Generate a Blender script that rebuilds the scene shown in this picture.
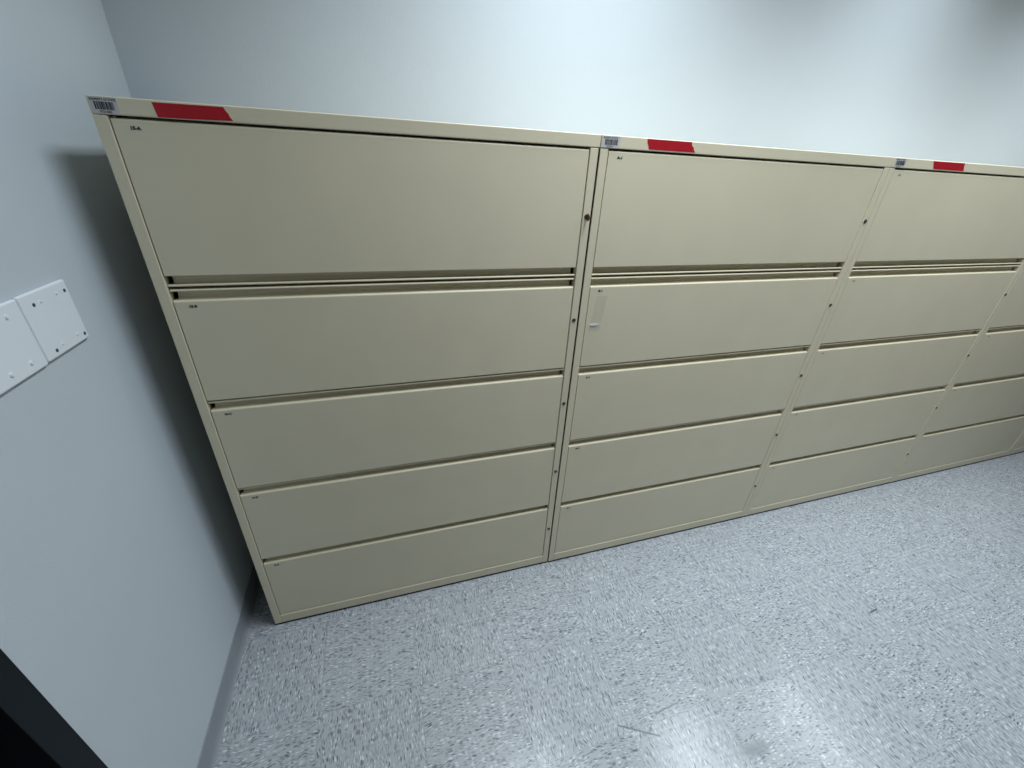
import bpy, bmesh, math, random
from mathutils import Matrix, Vector
random.seed(7)
S = bpy.context.scene
for o in list(bpy.data.objects):
    bpy.data.objects.remove(o)
COL = S.collection

# ------------------------------------------------------------------ camera
cam = bpy.data.cameras.new('camera')
camo = bpy.data.objects.new('camera', cam)
COL.objects.link(camo)
cam.sensor_fit = 'HORIZONTAL'
cam.sensor_width = 36.0
cam.lens = 415.294 / 1024 * 36.0
cam.clip_start = 0.02
FZ = -0.010                      # the floor lies 10 mm below the cabinets' bottom edge
RX, FW, UP = (0.95581, -0.29038, 0.04588), (0.27747, 0.83949, -0.46720), (0.09715, 0.45929, 0.88296)
camo.matrix_world = Matrix(((RX[0], UP[0], -FW[0], 0.4896), (RX[1], UP[1], -FW[1], -1.1182),
                            (RX[2], UP[2], -FW[2], 1.5188), (0, 0, 0, 1)))
S.camera = camo

# ------------------------------------------------------------------ world, lights, exposure
S.view_settings.view_transform = 'Standard'
S.view_settings.look = 'None'
S.view_settings.gamma = 1.0
S.view_settings.use_curve_mapping = False
S.view_settings.exposure = 0.16
w = bpy.data.worlds.new('world')
S.world = w
w.use_nodes = True
w.node_tree.nodes['Background'].inputs[0].default_value = (0.5, 0.55, 0.6, 1)
w.node_tree.nodes['Background'].inputs[1].default_value = 0.05

WX0, WX1, WY0, WY1, CEIL = -0.10, 7.2, -5.0, 0.459, 2.70
LAMPS = [(1.2, -0.40, 21.5), (2.52, -0.40, 14.5), (3.66, -0.40, 12.5)]
for lx, ly, e in LAMPS:
    L = bpy.data.lights.new('fluorescent_light', 'AREA')
    L.shape = 'RECTANGLE'
    L.size, L.size_y = 0.32, 1.12
    L.energy = e
    L.color = (0.90, 1.0, 1.07)
    L.spread = math.radians(134 if lx < 2 else 120)
    lo = bpy.data.objects.new('fluorescent_light', L)
    lo.location = (lx, ly, CEIL - 0.004)
    COL.objects.link(lo)

# ------------------------------------------------------------------ node helpers
def mat(name, color, rough=0.5, metal=0.0, spec=0.5, coat=0.0):
    m = bpy.data.materials.new(name)
    m.use_nodes = True
    b = m.node_tree.nodes['Principled BSDF']
    b.inputs['Base Color'].default_value = (*color, 1)
    b.inputs['Roughness'].default_value = rough
    b.inputs['Metallic'].default_value = metal
    b.inputs['Specular IOR Level'].default_value = spec
    b.inputs['Coat Weight'].default_value = coat
    return m, m.node_tree.nodes, m.node_tree.links, b

def noise_bump(m, scale, strength, dist, var=None, vscale=3.0):
    nt = m.node_tree; N = nt.nodes; Lk = nt.links; b = N['Principled BSDF']
    tc = N.new('ShaderNodeTexCoord')
    n = N.new('ShaderNodeTexNoise'); n.inputs['Scale'].default_value = scale; n.inputs['Detail'].default_value = 3
    Lk.new(tc.outputs['Object'], n.inputs['Vector'])
    bp = N.new('ShaderNodeBump'); bp.inputs['Strength'].default_value = strength; bp.inputs['Distance'].default_value = dist
    Lk.new(n.outputs['Fac'], bp.inputs['Height'])
    Lk.new(bp.outputs['Normal'], b.inputs['Normal'])
    if var:
        c = b.inputs['Base Color'].default_value[:3]
        n2 = N.new('ShaderNodeTexNoise'); n2.inputs['Scale'].default_value = vscale; n2.inputs['Detail'].default_value = 4
        Lk.new(tc.outputs['Object'], n2.inputs['Vector'])
        r = N.new('ShaderNodeValToRGB')
        r.color_ramp.elements[0].position = 0.3; r.color_ramp.elements[1].position = 0.7
        r.color_ramp.elements[0].color = (*[x * (1 - var) for x in c], 1)
        r.color_ramp.elements[1].color = (*[x * (1 + var) for x in c], 1)
        Lk.new(n2.outputs['Fac'], r.inputs['Fac'])
        Lk.new(r.outputs['Color'], b.inputs['Base Color'])

M = {}
M['paint'], *_ = mat('putty_enamel', (0.725, 0.65, 0.475), 0.42, spec=0.4)
noise_bump(M['paint'], 900, 0.12, 0.0004, 0.02, 6)
M['wall'], *_ = mat('pale_blue_grey_wall_paint', (0.58, 0.635, 0.685), 0.62, spec=0.3)
noise_bump(M['wall'], 330, 0.4, 0.0010, 0.015, 2)
M['ceil'], *_ = mat('white_ceiling', (0.50, 0.52, 0.53), 0.8)
noise_bump(M['ceil'], 150, 0.4, 0.002)
M['vinyl'], *_ = mat('grey_vinyl', (0.30, 0.325, 0.36), 0.45)
noise_bump(M['vinyl'], 60, 0.1, 0.001, 0.04, 8)
M['frame'], *_ = mat('dark_slate_enamel', (0.006, 0.010, 0.015), 0.6, spec=0.25)
noise_bump(M['frame'], 300, 0.1, 0.0005)
M['leaf'], *_ = mat('near_black_door_paint', (0.004, 0.006, 0.010), 0.5)
noise_bump(M['leaf'], 120, 0.1, 0.0005)
M['steel'], *_ = mat('brushed_steel', (0.35, 0.35, 0.33), 0.35, 1.0)
noise_bump(M['steel'], 500, 0.1, 0.0003)
M['lock'], *_ = mat('dull_zinc', (0.085, 0.082, 0.070), 0.5, 0.4)
noise_bump(M['lock'], 500, 0.1, 0.0003)
M['darkscrew'], *_ = mat('grey_steel_screw', (0.09, 0.10, 0.12), 0.5, 0.3)
noise_bump(M['darkscrew'], 500, 0.1, 0.0003)
M['brass'], *_ = mat('aged_brass', (0.16, 0.09, 0.05), 0.45, 0.9)
noise_bump(M['brass'], 500, 0.1, 0.0003)
M['dark'], *_ = mat('black_plastic', (0.012, 0.012, 0.012), 0.6)
noise_bump(M['dark'], 300, 0.1, 0.0004)
M['ink'], *_ = mat('black_ink', (0.02, 0.02, 0.025), 0.6)
noise_bump(M['ink'], 300, 0.05, 0.0001)
M['faint'], *_ = mat('faded_grey_ink', (0.22, 0.21, 0.17), 0.6)
noise_bump(M['faint'], 300, 0.05, 0.0001)
M['tag'], *_ = mat('white_paper', (0.54, 0.53, 0.53), 0.5)
noise_bump(M['tag'], 200, 0.05, 0.0001, 0.03, 80)
M['red'], *_ = mat('red_vinyl_tape', (0.44, 0.005, 0.014), 0.5)
noise_bump(M['red'], 90, 0.2, 0.0006, 0.06, 40)
M['plate'], *_ = mat('white_plastic', (0.84, 0.88, 0.94), 0.35)
noise_bump(M['plate'], 400, 0.05, 0.0003)
M['film'], _n, _l, _b = mat('clear_film', (0.50, 0.50, 0.46), 0.15, spec=0.8)
_b.inputs['Alpha'].default_value = 0.10
noise_bump(M['film'], 55, 0.9, 0.004)
M['glare'], *_ = mat('painted_tape_glare', (0.9, 0.9, 0.9), 0.3)  # plain white standing in for the specular glare on the tape

def floor_material():
    m, N, Lk, b = mat('speckled_vinyl_tile', (0.5, 0.5, 0.5), 0.3, spec=0.5)
    geo = N.new('ShaderNodeNewGeometry')
    sep = N.new('ShaderNodeSeparateXYZ'); Lk.new(geo.outputs['Position'], sep.inputs[0])
    def mth(op, a, bb=None, c=None):
        n = N.new('ShaderNodeMath'); n.operation = op
        for i, v in enumerate((a, bb, c)):
            if v is None: continue
            if isinstance(v, (int, float)): n.inputs[i].default_value = v
            else: Lk.new(v, n.inputs[i])
        return n.outputs[0]
    T = 0.3048
    u = mth('DIVIDE', mth('SUBTRACT', sep.outputs[0], 0.178), T)
    v = mth('DIVIDE', mth('SUBTRACT', sep.outputs[1], -0.337), T)
    fu, fv = mth('FLOOR', u), mth('FLOOR', v)
    par = mth('ABSOLUTE', mth('MODULO', mth('ADD', fu, fv), 2.0))       # 0 = chips along x
    ru, rv = mth('FRACT', u), mth('FRACT', v)
    # chip coordinates: along / across, shifted per tile
    def mixv(a, bb, f):
        return mth('ADD', mth('MULTIPLY', a, mth('SUBTRACT', 1.0, f)), mth('MULTIPLY', bb, f))
    along = mixv(sep.outputs[0], sep.outputs[1], par)
    across = mixv(sep.outputs[1], sep.outputs[0], par)
    wob = N.new('ShaderNodeTexNoise'); wob.inputs['Scale'].default_value = 16; wob.inputs['Detail'].default_value = 1
    Lk.new(geo.outputs['Position'], wob.inputs['Vector'])
    across2 = mth('ADD', across, mth('MULTIPLY', mth('SUBTRACT', wob.outputs['Fac'], 0.5), 0.028))
    def chips(sa, sc, seed, keep, thr):
        cv = N.new('ShaderNodeCombineXYZ')
        Lk.new(mth('MULTIPLY', along, sa), cv.inputs[0])
        Lk.new(mth('MULTIPLY', across2, sc), cv.inputs[1])
        Lk.new(mth('ADD', mth('MULTIPLY', fu, 3.7), mth('ADD', mth('MULTIPLY', fv, 7.3), seed)), cv.inputs[2])
        vo = N.new('ShaderNodeTexVoronoi'); vo.inputs['Scale'].default_value = 1.0
        Lk.new(cv.outputs[0], vo.inputs['Vector'])
        sp = N.new('ShaderNodeSeparateColor'); Lk.new(vo.outputs['Color'], sp.inputs[0])
        k = mth('LESS_THAN', sp.outputs[0], keep)
        d = N.new('ShaderNodeMapRange'); d.inputs[1].default_value = thr; d.inputs[2].default_value = thr * 0.78
        d.inputs[3].default_value = 0; d.inputs[4].default_value = 1
        Lk.new(vo.outputs['Distance'], d.inputs[0])
        return mth('MULTIPLY', mth('MULTIPLY', k, d.outputs[0]), mth('ADD', 0.35, mth('MULTIPLY', sp.outputs[1], 0.65)))
    def mix(f, a, c):
        n = N.new('ShaderNodeMix'); n.data_type = 'RGBA'
        Lk.new(f, n.inputs[0])
        if isinstance(a, tuple): n.inputs[6].default_value = (*a, 1)
        else: Lk.new(a, n.inputs[6])
        n.inputs[7].default_value = (*c, 1)
        return n.outputs[2]
    cl = N.new('ShaderNodeTexNoise'); cl.inputs['Scale'].default_value = 45; cl.inputs['Detail'].default_value = 4
    Lk.new(geo.outputs['Position'], cl.inputs['Vector'])
    c = mix(mth('MULTIPLY', cl.outputs['Fac'], 0.6), (0.36, 0.378, 0.402), (0.44, 0.46, 0.485))
    c = mix(chips(62, 210, 0.0, 0.40, 0.52), c, (0.16, 0.175, 0.195))
    c = mix(chips(66, 240, 11.3, 0.34, 0.48), c, (0.63, 0.66, 0.69))
    c = mix(chips(80, 300, 23.9, 0.42, 0.55), c, (0.24, 0.265, 0.30))
    c = mix(chips(52, 200, 31.1, 0.12, 0.45), c, (0.10, 0.115, 0.13))
    # seams
    def edge(f):
        return mth('MINIMUM', f, mth('SUBTRACT', 1.0, f))
    e = mth('MINIMUM', edge(ru), edge(rv))
    seam = N.new('ShaderNodeMapRange'); seam.inputs[1].default_value = 0.0042; seam.inputs[2].default_value = 0.0015
    seam.inputs[3].default_value = 0; seam.inputs[4].default_value = 1
    Lk.new(e, seam.inputs[0])
    c = mix(mth('MULTIPLY', seam.outputs[0], 0.28), c, (0.17, 0.185, 0.20))
    # scuff marks: distance to a segment
    def scuff(c, x0, y0, x1, y1, wd, st, col):
        dx, dy = x1 - x0, y1 - y0; l2 = dx * dx + dy * dy
        px, py = mth('SUBTRACT', sep.outputs[0], x0), mth('SUBTRACT', sep.outputs[1], y0)
        t = mth('DIVIDE', mth('ADD', mth('MULTIPLY', px, dx), mth('MULTIPLY', py, dy)), l2)
        t = mth('MINIMUM', mth('MAXIMUM', t, 0.0), 1.0)
        ex, ey = mth('SUBTRACT', px, mth('MULTIPLY', t, dx)), mth('SUBTRACT', py, mth('MULTIPLY', t, dy))
        d = mth('SQRT', mth('ADD', mth('MULTIPLY', ex, ex), mth('MULTIPLY', ey, ey)))
        d = mth('ADD', d, mth('MULTIPLY', mth('SUBTRACT', cl.outputs['Fac'], 0.5), wd * 1.2))
        r = N.new('ShaderNodeMapRange'); r.inputs[1].default_value = wd; r.inputs[2].default_value = wd * 0.3
        r.inputs[3].default_value = 0; r.inputs[4].default_value = st
        Lk.new(d, r.inputs[0])
        return mix(r.outputs[0], c, col)
    for sc in SCUFFS: c = scuff(c, *sc)
    Lk.new(c, b.inputs['Base Color'])
    # gloss and a slight tilt that differ from tile to tile
    wn = N.new('ShaderNodeTexWhiteNoise'); wn.noise_dimensions = '2D'
    cv = N.new('ShaderNodeCombineXYZ'); Lk.new(fu, cv.inputs[0]); Lk.new(fv, cv.inputs[1]); Lk.new(cv.outputs[0], wn.inputs['Vector'])
    b.inputs['Specular IOR Level'].default_value = 0.45
    big = N.new('ShaderNodeTexNoise'); big.inputs['Scale'].default_value = 9; big.inputs['Detail'].default_value = 5
    Lk.new(geo.outputs['Position'], big.inputs['Vector'])
    Lk.new(mth('ADD', mth('ADD', 0.175, mth('MULTIPLY', wn.outputs['Value'], 0.04)), mth('MULTIPLY', big.outputs['Fac'], 0.10)), b.inputs['Roughness'])
    su = N.new('ShaderNodeSeparateColor'); Lk.new(wn.outputs['Color'], su.inputs[0])
    nv = N.new('ShaderNodeCombineXYZ')
    Lk.new(mth('MULTIPLY', mth('SUBTRACT', su.outputs[0], 0.5), 0.020), nv.inputs[0])
    Lk.new(mth('MULTIPLY', mth('SUBTRACT', su.outputs[1], 0.5), 0.020), nv.inputs[1])
    nv.inputs[2].default_value = 1
    nz = N.new('ShaderNodeVectorMath'); nz.operation = 'NORMALIZE'; Lk.new(nv.outputs[0], nz.inputs[0])
    bn = N.new('ShaderNodeTexNoise'); bn.inputs['Scale'].default_value = 30; bn.inputs['Detail'].default_value = 3
    Lk.new(geo.outputs['Position'], bn.inputs['Vector'])
    bp = N.new('ShaderNodeBump'); bp.inputs['Strength'].default_value = 0.25; bp.inputs['Distance'].default_value = 0.0012
    Lk.new(mth('SUBTRACT', bn.outputs['Fac'], mth('MULTIPLY', seam.outputs[0], 0.5)), bp.inputs['Height'])
    Lk.new(nz.outputs[0], bp.inputs['Normal'])
    Lk.new(bp.outputs['Normal'], b.inputs['Normal'])
    return m

GREY = (0.16, 0.17, 0.18)
SCUFFS = [(1.062, -0.617, 1.172, -0.676, 0.0042, 1.0, GREY),
          (1.195, -0.622, 1.300, -0.612, 0.0038, 0.9, GREY),
          (1.130, -0.665, 1.200, -0.622, 0.0018, 0.4, GREY),
          (1.41, -0.782, 1.46, -0.787, 0.024, 0.75, (0.20, 0.23, 0.24)),
          (1.33, -0.775, 1.42, -0.785, 0.006, 0.35, (0.22, 0.23, 0.24)),
          (2.245, -0.555, 2.285, -0.552, 0.0045, 0.9, (0.06, 0.06, 0.07))]
M['floor'] = floor_material()

# ------------------------------------------------------------------ mesh helpers
def obj(name, bm, m, parent=None, smooth=False):
    me = bpy.data.meshes.new(name)
    bmesh.ops.recalc_face_normals(bm, faces=bm.faces)
    bm.to_mesh(me); bm.free()
    if smooth:
        for p in me.polygons: p.use_smooth = True
    ms = m if isinstance(m, (list, tuple)) else [m]
    for x in ms: me.materials.append(x)
    o = bpy.data.objects.new(name, me)
    COL.objects.link(o)
    if parent: o.parent = parent
    return o

def box(bm, x0, x1, y0, y1, z0, z1, bev=0.0, seg=2):
    r = bmesh.ops.create_cube(bm, size=1.0)
    vs = r['verts']
    for v in vs:
        v.co = Vector((x0 if v.co.x < 0 else x1, y0 if v.co.y < 0 else y1, z0 if v.co.z < 0 else z1))
    if bev:
        es = list({e for v in vs for e in v.link_edges})
        bmesh.ops.bevel(bm, geom=es, offset=bev, segments=seg, affect='EDGES', profile=0.5)

def prism(bm, prof, x0, x1):
    """extrude a closed (y, z) outline along x"""
    a = [bm.verts.new((x0, y, z)) for y, z in prof]
    b = [bm.verts.new((x1, y, z)) for y, z in prof]
    n = len(prof)
    bm.faces.new(a); bm.faces.new(b[::-1])
    for i in range(n):
        bm.faces.new((a[i], a[(i + 1) % n], b[(i + 1) % n], b[i]))

def plate_poly(bm, pts, y, th):
    """flat polygon (x, z) at depth y with thickness towards -y"""
    a = [bm.verts.new((x, y, z)) for x, z in pts]
    b = [bm.verts.new((x, y - th, z)) for x, z in pts]
    n = len(pts)
    bm.faces.new(a); bm.faces.new(b[::-1])
    for i in range(n):
        bm.faces.new((a[i], a[(i + 1) % n], b[(i + 1) % n], b[i]))

def cyl(bm, c, r, h, axis='y', seg=20, bev=0.0, r2=None):
    rr = bmesh.ops.create_cone(bm, cap_ends=True, segments=seg, radius1=r, radius2=r if r2 is None else r2, depth=h)
    rot = {'y': Matrix.Rotation(math.pi / 2, 4, 'X'), 'x': Matrix.Rotation(math.pi / 2, 4, 'Y'), 'z': Matrix()}[axis]
    bmesh.ops.transform(bm, matrix=Matrix.Translation(c) @ rot, verts=rr['verts'])
    if bev:
        caps = [f for v in rr['verts'] for f in v.link_faces if len(f.verts) > 4]
        es = list({e for f in caps for e in f.edges})
        bmesh.ops.bevel(bm, geom=es, offset=bev, segments=2, affect='EDGES')

def empty(name, loc=(0, 0, 0)):
    o = bpy.data.objects.new(name, None)
    o.empty_display_size = 0.1
    o.location = loc
    COL.objects.link(o)
    return o

def tag(o, label, cat, group=None):
    o['label'] = label; o['category'] = cat
    if group: o['group'] = group

def struct(o, label=None):
    o['kind'] = 'structure'
    return o

def text_mesh(s, size, x, z, y, m, name, parent, sx=1.0, bold=0.0):
    cu = bpy.data.curves.new('txt', 'FONT')
    cu.body = s; cu.size = size; cu.align_x = 'LEFT'; cu.extrude = 0.00006; cu.offset = bold
    cu.resolution_u = 3
    t = bpy.data.objects.new('txt', cu); COL.objects.link(t)
    dg = bpy.context.evaluated_depsgraph_get()
    me = bpy.data.meshes.new_from_object(t.evaluated_get(dg))
    bpy.data.objects.remove(t); bpy.data.curves.remove(cu)
    me.transform(Matrix.Translation((x, y, z)) @ Matrix.Rotation(math.pi / 2, 4, 'X') @ Matrix.Diagonal((sx, 1, 1, 1)))
    me.materials.clear(); me.materials.append(m)
    o = bpy.data.objects.new(name, me); COL.objects.link(o); o.parent = parent
    return o

# ------------------------------------------------------------------ the room
bm = bmesh.new(); box(bm, WX0 - 0.12, WX1 + 0.12, WY0 - 0.12, WY1 + 0.12, FZ - 0.1, FZ)
struct(obj('floor', bm, M['floor']))
bm = bmesh.new(); box(bm, WX0 - 0.12, WX1 + 0.12, WY0 - 0.12, WY1 + 0.12, CEIL, CEIL + 0.1)
struct(obj('ceiling', bm, M['ceil']))
bm = bmesh.new(); box(bm, WX0 - 0.12, WX1 + 0.12, WY1, WY1 + 0.12, FZ, CEIL)
struct(obj('wall_back', bm, M['wall']))
bm = bmesh.new(); box(bm, WX1, WX1 + 0.12, WY0, WY1, FZ, CEIL)
struct(obj('wall_right', bm, M['wall']))
bm = bmesh.new(); box(bm, WX0 - 0.12, WX1 + 0.12, WY0 - 0.12, WY0, FZ, CEIL)
struct(obj('wall_front', bm, M['wall']))
# left wall with a door opening
DY1, DY0, DZ = -0.615, -1.53, 2.07          # opening edges (frame covers them)
bm = bmesh.new()
box(bm, WX0 - 0.12, WX0, DY1, WY1, FZ, CEIL)
box(bm, WX0 - 0.12, WX0, WY0, DY0, FZ, CEIL)
box(bm, WX0 - 0.12, WX0, DY0, DY1, DZ, CEIL)
struct(obj('wall_left', bm, M['wall']))

# door in the left wall: dark leaf, pressed metal frame, lever handle
bm = bmesh.new(); box(bm, WX0 - 0.10, WX0 - 0.055, DY0 + 0.008, DY1 - 0.008, FZ + 0.01, DZ - 0.008, 0.002)
door = struct(obj('door_1', bm, M['leaf']))
bm = bmesh.new()
FP = WX0 + 0.012
for (a, b_, z0, z1) in ((DY1 - 0.006, -0.574, FZ, DZ + 0.041), (DY0 - 0.041, DY0 + 0.006, FZ, DZ + 0.041)):
    box(bm, WX0 - 0.118, FP, a, b_, z0, z1, 0.0015)
box(bm, WX0 - 0.118, FP, DY0 + 0.0062, DY1 - 0.0062, DZ - 0.006, DZ + 0.041, 0.0015)
obj('door_frame', bm, M['frame'], door)
bm = bmesh.new()
cyl(bm, (WX0 - 0.050, DY0 + 0.075, 1.0), 0.030, 0.012, 'x', 24, 0.002)
cyl(bm, (WX0 - 0.030, DY0 + 0.075, 1.0), 0.010, 0.045, 'x', 16)
box(bm, WX0 - 0.016, WX0 - 0.002, DY0 + 0.065, DY0 + 0.185, 0.99, 1.01, 0.004)
obj('door_handle', bm, M['steel'], door)

# vinyl cove base
def baseboard(name, p0, p1, inward):
    prof = [(0, 0), (0.012, 0), (0.0075, 0.006), (0.0045, 0.016), (0.0032, 0.03), (0.003, 0.086), (0.0015, 0.0885), (0, 0.0885)]
    bm = bmesh.new()
    rows = []
    for p in (p0, p1):
        rows.append([bm.verts.new((p[0] + inward[0] * d, p[1] + inward[1] * d, FZ + h)) for d, h in prof])
    n = len(prof)
    for i in range(n):
        bm.faces.new((rows[0][i], rows[0][(i + 1) % n], rows[1][(i + 1) % n], rows[1][i]))
    bm.faces.new(rows[0][::-1]); bm.faces.new(rows[1])
    return struct(obj(name, bm, M['vinyl']))
baseboard('baseboard_left', (WX0, -0.574), (WX0, WY1), (1, 0))
baseboard('baseboard_back', (WX0 + 0.012, WY1), (WX1, WY1), (0, -1))
baseboard('baseboard_right', (WX1, WY0), (WX1, WY1 - 0.012), (-1, 0))
baseboard('baseboard_front', (WX0, WY0), (WX1 - 0.012, WY0), (0, 1))

# ------------------------------------------------------------------ wall plates
def wall_plate(y0, y1, z0, z1, fixings, label):
    t = empty('wall_plate', (WX0, (y0 + y1) / 2, z0))
    tag(t, label, 'wall plate')
    c = Vector(t.location)
    bm = bmesh.new()
    box(bm, 0.0, 0.0075, y0 - c.y, y1 - c.y, 0, z1 - z0, 0.0036, 4)
    obj('cover', bm, M['plate'], t)
    for (y, z, kind) in fixings:
        bm = bmesh.new()
        if kind == 'screw':            # painted screw head with a slot
            cyl(bm, (0.0080, y - c.y, z - c.z), 0.0040, 0.0034, 'x', 18, 0.0010)
            box(bm, 0.0095, 0.0099, y - c.y - 0.0025, y - c.y + 0.0025, z - c.z - 0.0004, z - c.z + 0.0004)
            obj('screw', bm, M['plate'], t)
        elif kind == 'hole':           # dark recessed screw
            cyl(bm, (0.0074, y - c.y, z - c.z), 0.0034, 0.0010, 'x', 18)
            o = obj('screw', bm, M['darkscrew'], t); o['label'] = 'dark metal screw'
        else:                          # small raised pip
            cyl(bm, (0.0078, y - c.y, z - c.z), 0.0026, 0.0030, 'x', 14, 0.0008)
            obj('pip', bm, M['plate'], t)
    return t
wall_plate(-0.2335, -0.1055, 1.166, 1.285,
           [(-0.118, 1.266, 'hole'), (-0.206, 1.264, 'hole'), (-0.1165, 1.178, 'hole'), (-0.205, 1.178, 'hole'),
            (-0.142, 1.267, 'pip'), (-0.187, 1.265, 'pip'), (-0.138, 1.184, 'pip'), (-0.185, 1.183, 'pip')],
           'white blank wall plate with four dark screws, nearer the filing cabinet')
wall_plate(-0.3545, -0.2355, 1.164, 1.284,
           [(-0.271, 1.264, 'screw'), (-0.271, 1.183, 'screw'), (-0.318, 1.264, 'screw'), (-0.318, 1.183, 'screw')],
           'white blank wall plate with white screws, cut off by the left picture edge')

# ------------------------------------------------------------------ filing cabinets
W = 1.067
E_ = 0.0247                                   # width of the side stile
ZC, H = 1.5670, 1.5966                        # underside and top of the cap
DEPTH = 0.452
TOPS = [1.204, 0.9065, 0.6095, 0.3105]        # top edge of each drawer front
BOTS = [0.9365, 0.6375, 0.334, 0.0428]        # bottom edge of each drawer front
LOCKZ = [1.400, 1.100, 0.799, 0.501, 0.201]

def front_panel(name, x0, x1, z0, z1, parent, round_top=True):
    bm = bmesh.new()
    def arc(cy, cz, r_, a0, a1, n=4):
        return [(cy + r_ * math.cos(math.radians(a0 + (a1 - a0) * k / n)), cz + r_ * math.sin(math.radians(a0 + (a1 - a0) * k / n))) for k in range(n + 1)]
    R_, q_ = (0.0045, 0.0012) if round_top else (0.0012, 0.0012)
    prof = arc(R_, z1 - R_, R_, 180, 90) + [(0.020, z1), (0.020, z0)] + arc(q_, z0 + q_, q_, 270, 180, 2)
    prism(bm, prof, x0, x1)
    return obj(name, bm, M['paint'], parent)

def pull(x0, x1, zt, parent, up=True):
    """full width recessed finger pull: a back plate, a shelf and a rolled lip"""
    s = 1 if up else -1
    bm = bmesh.new()
    def q(pts): return [(y, zt + s * z) for y, z in pts]
    # curved cove
    outer = [(0.006, -0.0020), (0.013, -0.0004), (0.0175, 0.004), (0.019, 0.009), (0.019, 0.0225)]
    inner = [(0.0205, 0.0225), (0.0205, -0.0035), (0.006, -0.0035)]
    prism(bm, q(outer + inner), x0 + 0.0065, x1 - 0.0065)
    # rolled lip
    lip = [(0.0205, 0.0222), (0.005, 0.0202), (0.0028, 0.0208), (0.0018, 0.0222), (0.0020, 0.0240), (0.0042, 0.0254), (0.0205, 0.0254)]
    prism(bm, q(lip), x0, x1)
    return obj('handle', bm, M['paint'], parent)

def barcode(parent, x0, z0, w_, h_, seed):
    r = random.Random(seed)
    bm = bmesh.new()
    box(bm, x0, x0 + w_, -0.0004, 0.0, z0, z0 + h_)
    t = obj('asset_tag', bm, M['tag'], parent); t['label'] = 'white barcode sticker'
    bm = bmesh.new()
    x = x0 + 0.0065; xe = x0 + w_ - 0.005
    while x < xe - 0.002:
        bw = r.choice((0.0008, 0.0012, 0.0018, 0.0024)); 
        box(bm, x, min(x + bw, xe), -0.0005, -0.0004, z0 + 0.0060, z0 + h_ - 0.0078)
        x += bw + r.choice((0.0004, 0.0006, 0.0009))
    b = obj('barcode', bm, M['ink'], t)
    text_mesh('PROPERTY OF STATE', 0.0054, x0 + 0.0015, z0 + h_ - 0.0062, -0.00052, M['ink'], 'tag_heading', t, 0.80, 0.0001)
    text_mesh('0%d' % r.randint(100000, 999999), 0.0054, x0 + 0.012, z0 + 0.0010, -0.00052, M['ink'], 'tag_number', t, 1.0, 0.0001)
    return t

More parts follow.
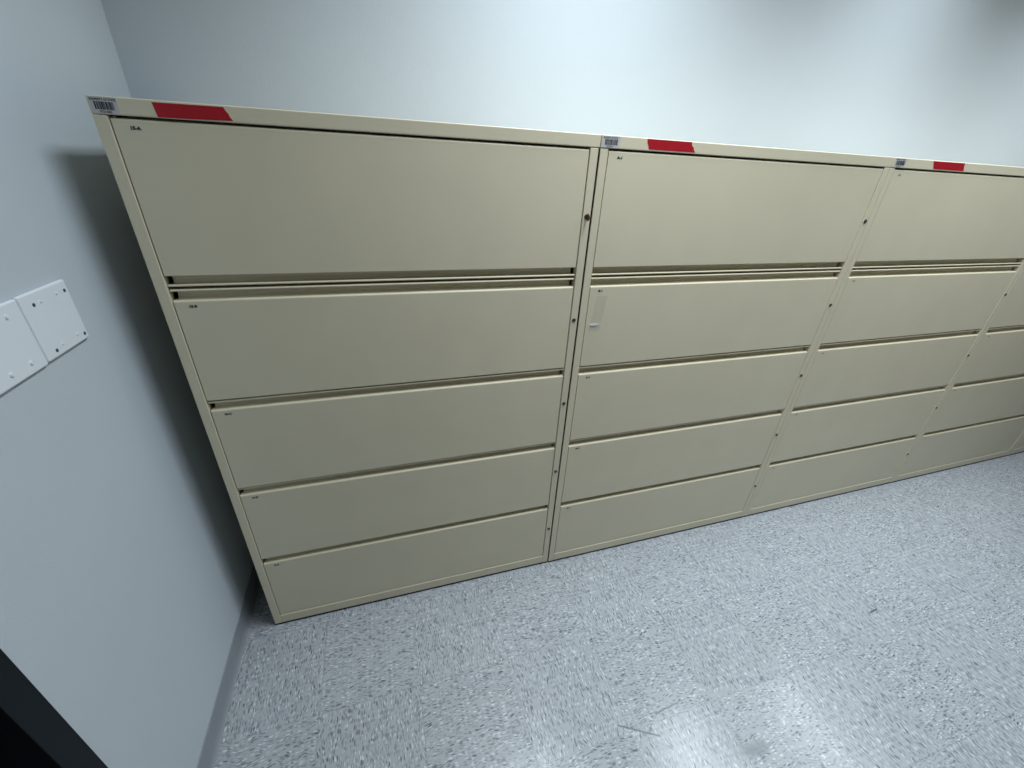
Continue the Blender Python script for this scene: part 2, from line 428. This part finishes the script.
def cabinet(i, width, dy, texts, ink, tape, label):
    x_off = i * W
    t = empty('filing_cabinet', (x_off, dy, FZ))
    tag(t, label, 'filing cabinet', 'row of putty five-drawer lateral filing cabinets')
    # local frame: z measured from the carcass bottom edge => shift by -FZ via a common offset
    Zs = -FZ
    parts = []
    # carcass: sides with folded stiles, back, bottom rail, header, inner deck
    bm = bmesh.new()
    th = 0.0012
    for a, b_, st in ((0, th, 1), (width - th, width, -1)):
        box(bm, a, b_, 0.0, DEPTH, 0, ZC - 0.0006)
    es = E_ - 0.0012
    box(bm, 0.0, es, -0.0018, 0.022, 0.0, ZC - 0.0008, 0.0018)
    box(bm, width - es, width, -0.0018, 0.022, 0.0, ZC - 0.0008, 0.0018)
    box(bm, es, width - es, -0.0017, 0.022, 0.0, BOTS[3] - 0.0022, 0.0030, 3)
    box(bm, th, width - th, DEPTH - 0.002, DEPTH, 0, ZC - 0.001)
    box(bm, es, width - es, 0.022, DEPTH - 0.002, 0.001, 0.004)
    box(bm, es, width - es, 0.030, 0.034, ZC - 0.03, ZC - 0.001)
    # inner baffle that closes the carcass behind the fronts
    box(bm, es, width - es, 0.060, 0.061, 0.005, ZC - 0.031)
    parts.append(obj('carcass', bm, M['paint'], t))
    # top cap
    bm = bmesh.new(); box(bm, -0.0004, (W - 0.0014) if i == 0 else width, -0.0024, DEPTH, ZC, H, 0.0022, 3)
    cap = obj('top_cap', bm, M['paint'], t); parts.append(cap)
    x0, x1 = E_, width - E_
    # flip-up door with its pull below
    d = front_panel('door', x0 + 0.0014, x1 - 0.0014, 1.261, ZC - 0.0045, t); parts.append(d)
    pull(x0 + 0.0014, x1 - 0.0014, 1.261, d, up=False)
    text_mesh(texts[0], 0.0080, 0.053, 1.5445, -0.0004, ink, 'drawer_number', d, 1.35 if i == 1 else 1.1, 0.0005)
    for k in range(4):
        dr = front_panel('drawer', x0 + 0.0014, x1 - 0.0014, BOTS[k], TOPS[k], t); parts.append(dr)
        pull(x0 + 0.0014, x1 - 0.0014, TOPS[k], dr)
        text_mesh(texts[k + 1], 0.0078, 0.054, TOPS[k] - 0.0170, -0.0004, ink, 'drawer_number', dr, 1.35 if i == 1 else 1.1, 0.0005)
        if i == 1 and k == 0:
            bm = bmesh.new()
            r = random.Random(3)
            nx, nz = 10, 26
            g = {}
            for a in range(nx + 1):
                for c in range(nz + 1):
                    zz = 1.062 + 0.112 * c / nz
                    lx_ = 0.040 + 0.012 * (c / nz); wx = 0.036
                    g[a, c] = bm.verts.new((lx_ + wx * a / nx + r.uniform(-.0006, .0006) * (a in (0, nx)), -0.0006 - 0.0009 * abs(math.sin(a * 1.3 + c * 0.9)) - (0.006 * math.exp(-((c - 4) ** 2) / 1.6) * math.exp(-((a - 4) ** 2) / 9)), zz))
            for a in range(nx):
                for c in range(nz):
                    bm.faces.new((g[a, c], g[a + 1, c], g[a + 1, c + 1], g[a, c + 1]))
            o = obj('tape_scrap', bm, M['film'], dr, True); o['label'] = 'crinkled clear tape scrap'
            bm = bmesh.new()  # flat white patch: glare on the bottom fold of the tape, painted as a shape
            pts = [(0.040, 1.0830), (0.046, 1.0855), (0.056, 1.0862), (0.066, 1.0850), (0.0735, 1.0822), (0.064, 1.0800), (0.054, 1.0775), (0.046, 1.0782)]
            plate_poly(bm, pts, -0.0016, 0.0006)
            fo = obj('tape_glare', bm, M['glare'], dr); fo['label'] = 'painted white glare on the fold of the clear tape'
    # locks on the right-hand stile
    lx = width - 0.0125
    for k, z in enumerate(LOCKZ):
        bm = bmesh.new()
        cyl(bm, (lx, -0.0026, z), 0.0058 if k else 0.0064, 0.0036, 'y', 20, 0.0008)
        lk = obj('lock', bm, M['lock'], t); parts.append(lk)
        bm = bmesh.new()
        box(bm, lx - 0.0005, lx + 0.0005, -0.0048, -0.0043, z - 0.0025, z + 0.0025)
        obj('keyhole', bm, M['dark'], lk)
        if k == 0:
            bm = bmesh.new()
            if i == 0:
                cyl(bm, (lx, -0.0130, z - 0.001), 0.0095, 0.0020, 'x', 20, 0.0005)
                box(bm, lx - 0.0010, lx + 0.0010, -0.0060, -0.0040, z - 0.003, z + 0.003)
                ko = obj('key', bm, M['brass'], lk); ko['label'] = 'small brass key'
            else: bm.free()
    # sticker and tape on the cap
    if tape:
        parts.append(barcode(t, 0.003 if i < 2 else 0.010, 1.5685, 0.043 if i == 0 else 0.050, 0.0265, 40 + i))
        for c in t.children:
            if c.name.startswith('asset_tag'): c.location.y = -0.0024
        bm = bmesh.new(); plate_poly(bm, tape, -0.0024, 0.0004)
        rt = obj('red_tape', bm, M['red'], t); rt['label'] = 'strip of bright red tape'; parts.append(rt)
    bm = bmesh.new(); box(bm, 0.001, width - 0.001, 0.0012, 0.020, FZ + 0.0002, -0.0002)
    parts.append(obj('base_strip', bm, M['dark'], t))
    # levelling feet
    for fx in (0.04, width - 0.04):
        for fy in (0.035, DEPTH - 0.04):
            bm = bmesh.new(); cyl(bm, (fx, fy, FZ / 2), 0.014, -FZ, 'z', 16)
            parts.append(obj('foot', bm, M['dark'], t))
    for p in parts: p.location.z = Zs
    return t

def tp(o, pts): return [(x - o, z + 0.0012) for x, z in pts]
TAPE1 = tp(0, [(0.102, 1.5912), (0.160, 1.5916), (0.222, 1.5919), (0.2245, 1.5865), (0.229, 1.5800), (0.2295, 1.5758), (0.2345, 1.5692), (0.160, 1.5672), (0.106, 1.5667), (0.1045, 1.575), (0.1035, 1.583)])
TAPE2 = tp(W, [(1.200, 1.5936), (1.341, 1.5938), (1.3435, 1.585), (1.350, 1.581), (1.352, 1.576), (1.358, 1.5695), (1.209, 1.5695), (1.2065, 1.577), (1.202, 1.584)])
TAPE3 = tp(2 * W, [(2.323, 1.5925), (2.487, 1.5935), (2.489, 1.584), (2.4925, 1.577), (2.497, 1.5695), (2.339, 1.5695), (2.333, 1.578), (2.329, 1.585)])
TAPE4 = tp(3 * W, [(3.40, 1.592), (3.55, 1.592), (3.56, 1.570), (3.41, 1.570)])
T15 = ['15-A', '15-B', '15-C', '15-D', '15-E']
TA1 = ['A-1', 'B-1', 'C-1', 'D-1', 'E-1']
cabinet(0, W - 0.0040, 0.002, T15, M['ink'], TAPE1,
        'putty metal five-tier filing cabinet beside the left wall, brass key in its top lock')
cabinet(1, W - 0.0012, 0.0, TA1, M['ink'], TAPE2,
        'putty metal filing cabinet with a crinkled clear tape scrap on its second front')
cabinet(2, W - 0.0010, 0.0, TA1, M['faint'], TAPE3,
        'putty metal filing cabinet, third from the left wall, short red tape on its top edge')
cabinet(3, W - 0.0010, 0.0, TA1, M['faint'], TAPE4,
        'putty filing cabinet, fourth from the left wall, top cut off by the picture edge')
cabinet(4, W - 0.0010, 0.0, TA1, M['faint'], TAPE4,
        'farthest filing cabinet, only its bottom left corner showing at the right picture edge')

# ------------------------------------------------------------------ ceiling lights (above the picture)
for n, (lx, ly, e) in enumerate(LAMPS):
    t = empty('ceiling_light', (lx, ly, CEIL))
    tag(t, ['recessed white ceiling light nearest the left wall, out of the picture',
            'recessed white ceiling light above the second filing cabinet, out of the picture',
            'recessed white ceiling light farthest from the left wall, out of the picture'][n],
        'ceiling light', 'fluorescent ceiling lights')
    bm = bmesh.new()
    for a in ((-0.30, -0.27, -0.60, 0.60), (0.27, 0.30, -0.60, 0.60), (-0.27, 0.27, -0.60, -0.57), (-0.27, 0.27, 0.57, 0.60)):
        box(bm, a[0], a[1], a[2], a[3], -0.008, 0.0)
    obj('trim_ring', bm, M['plate'], t)
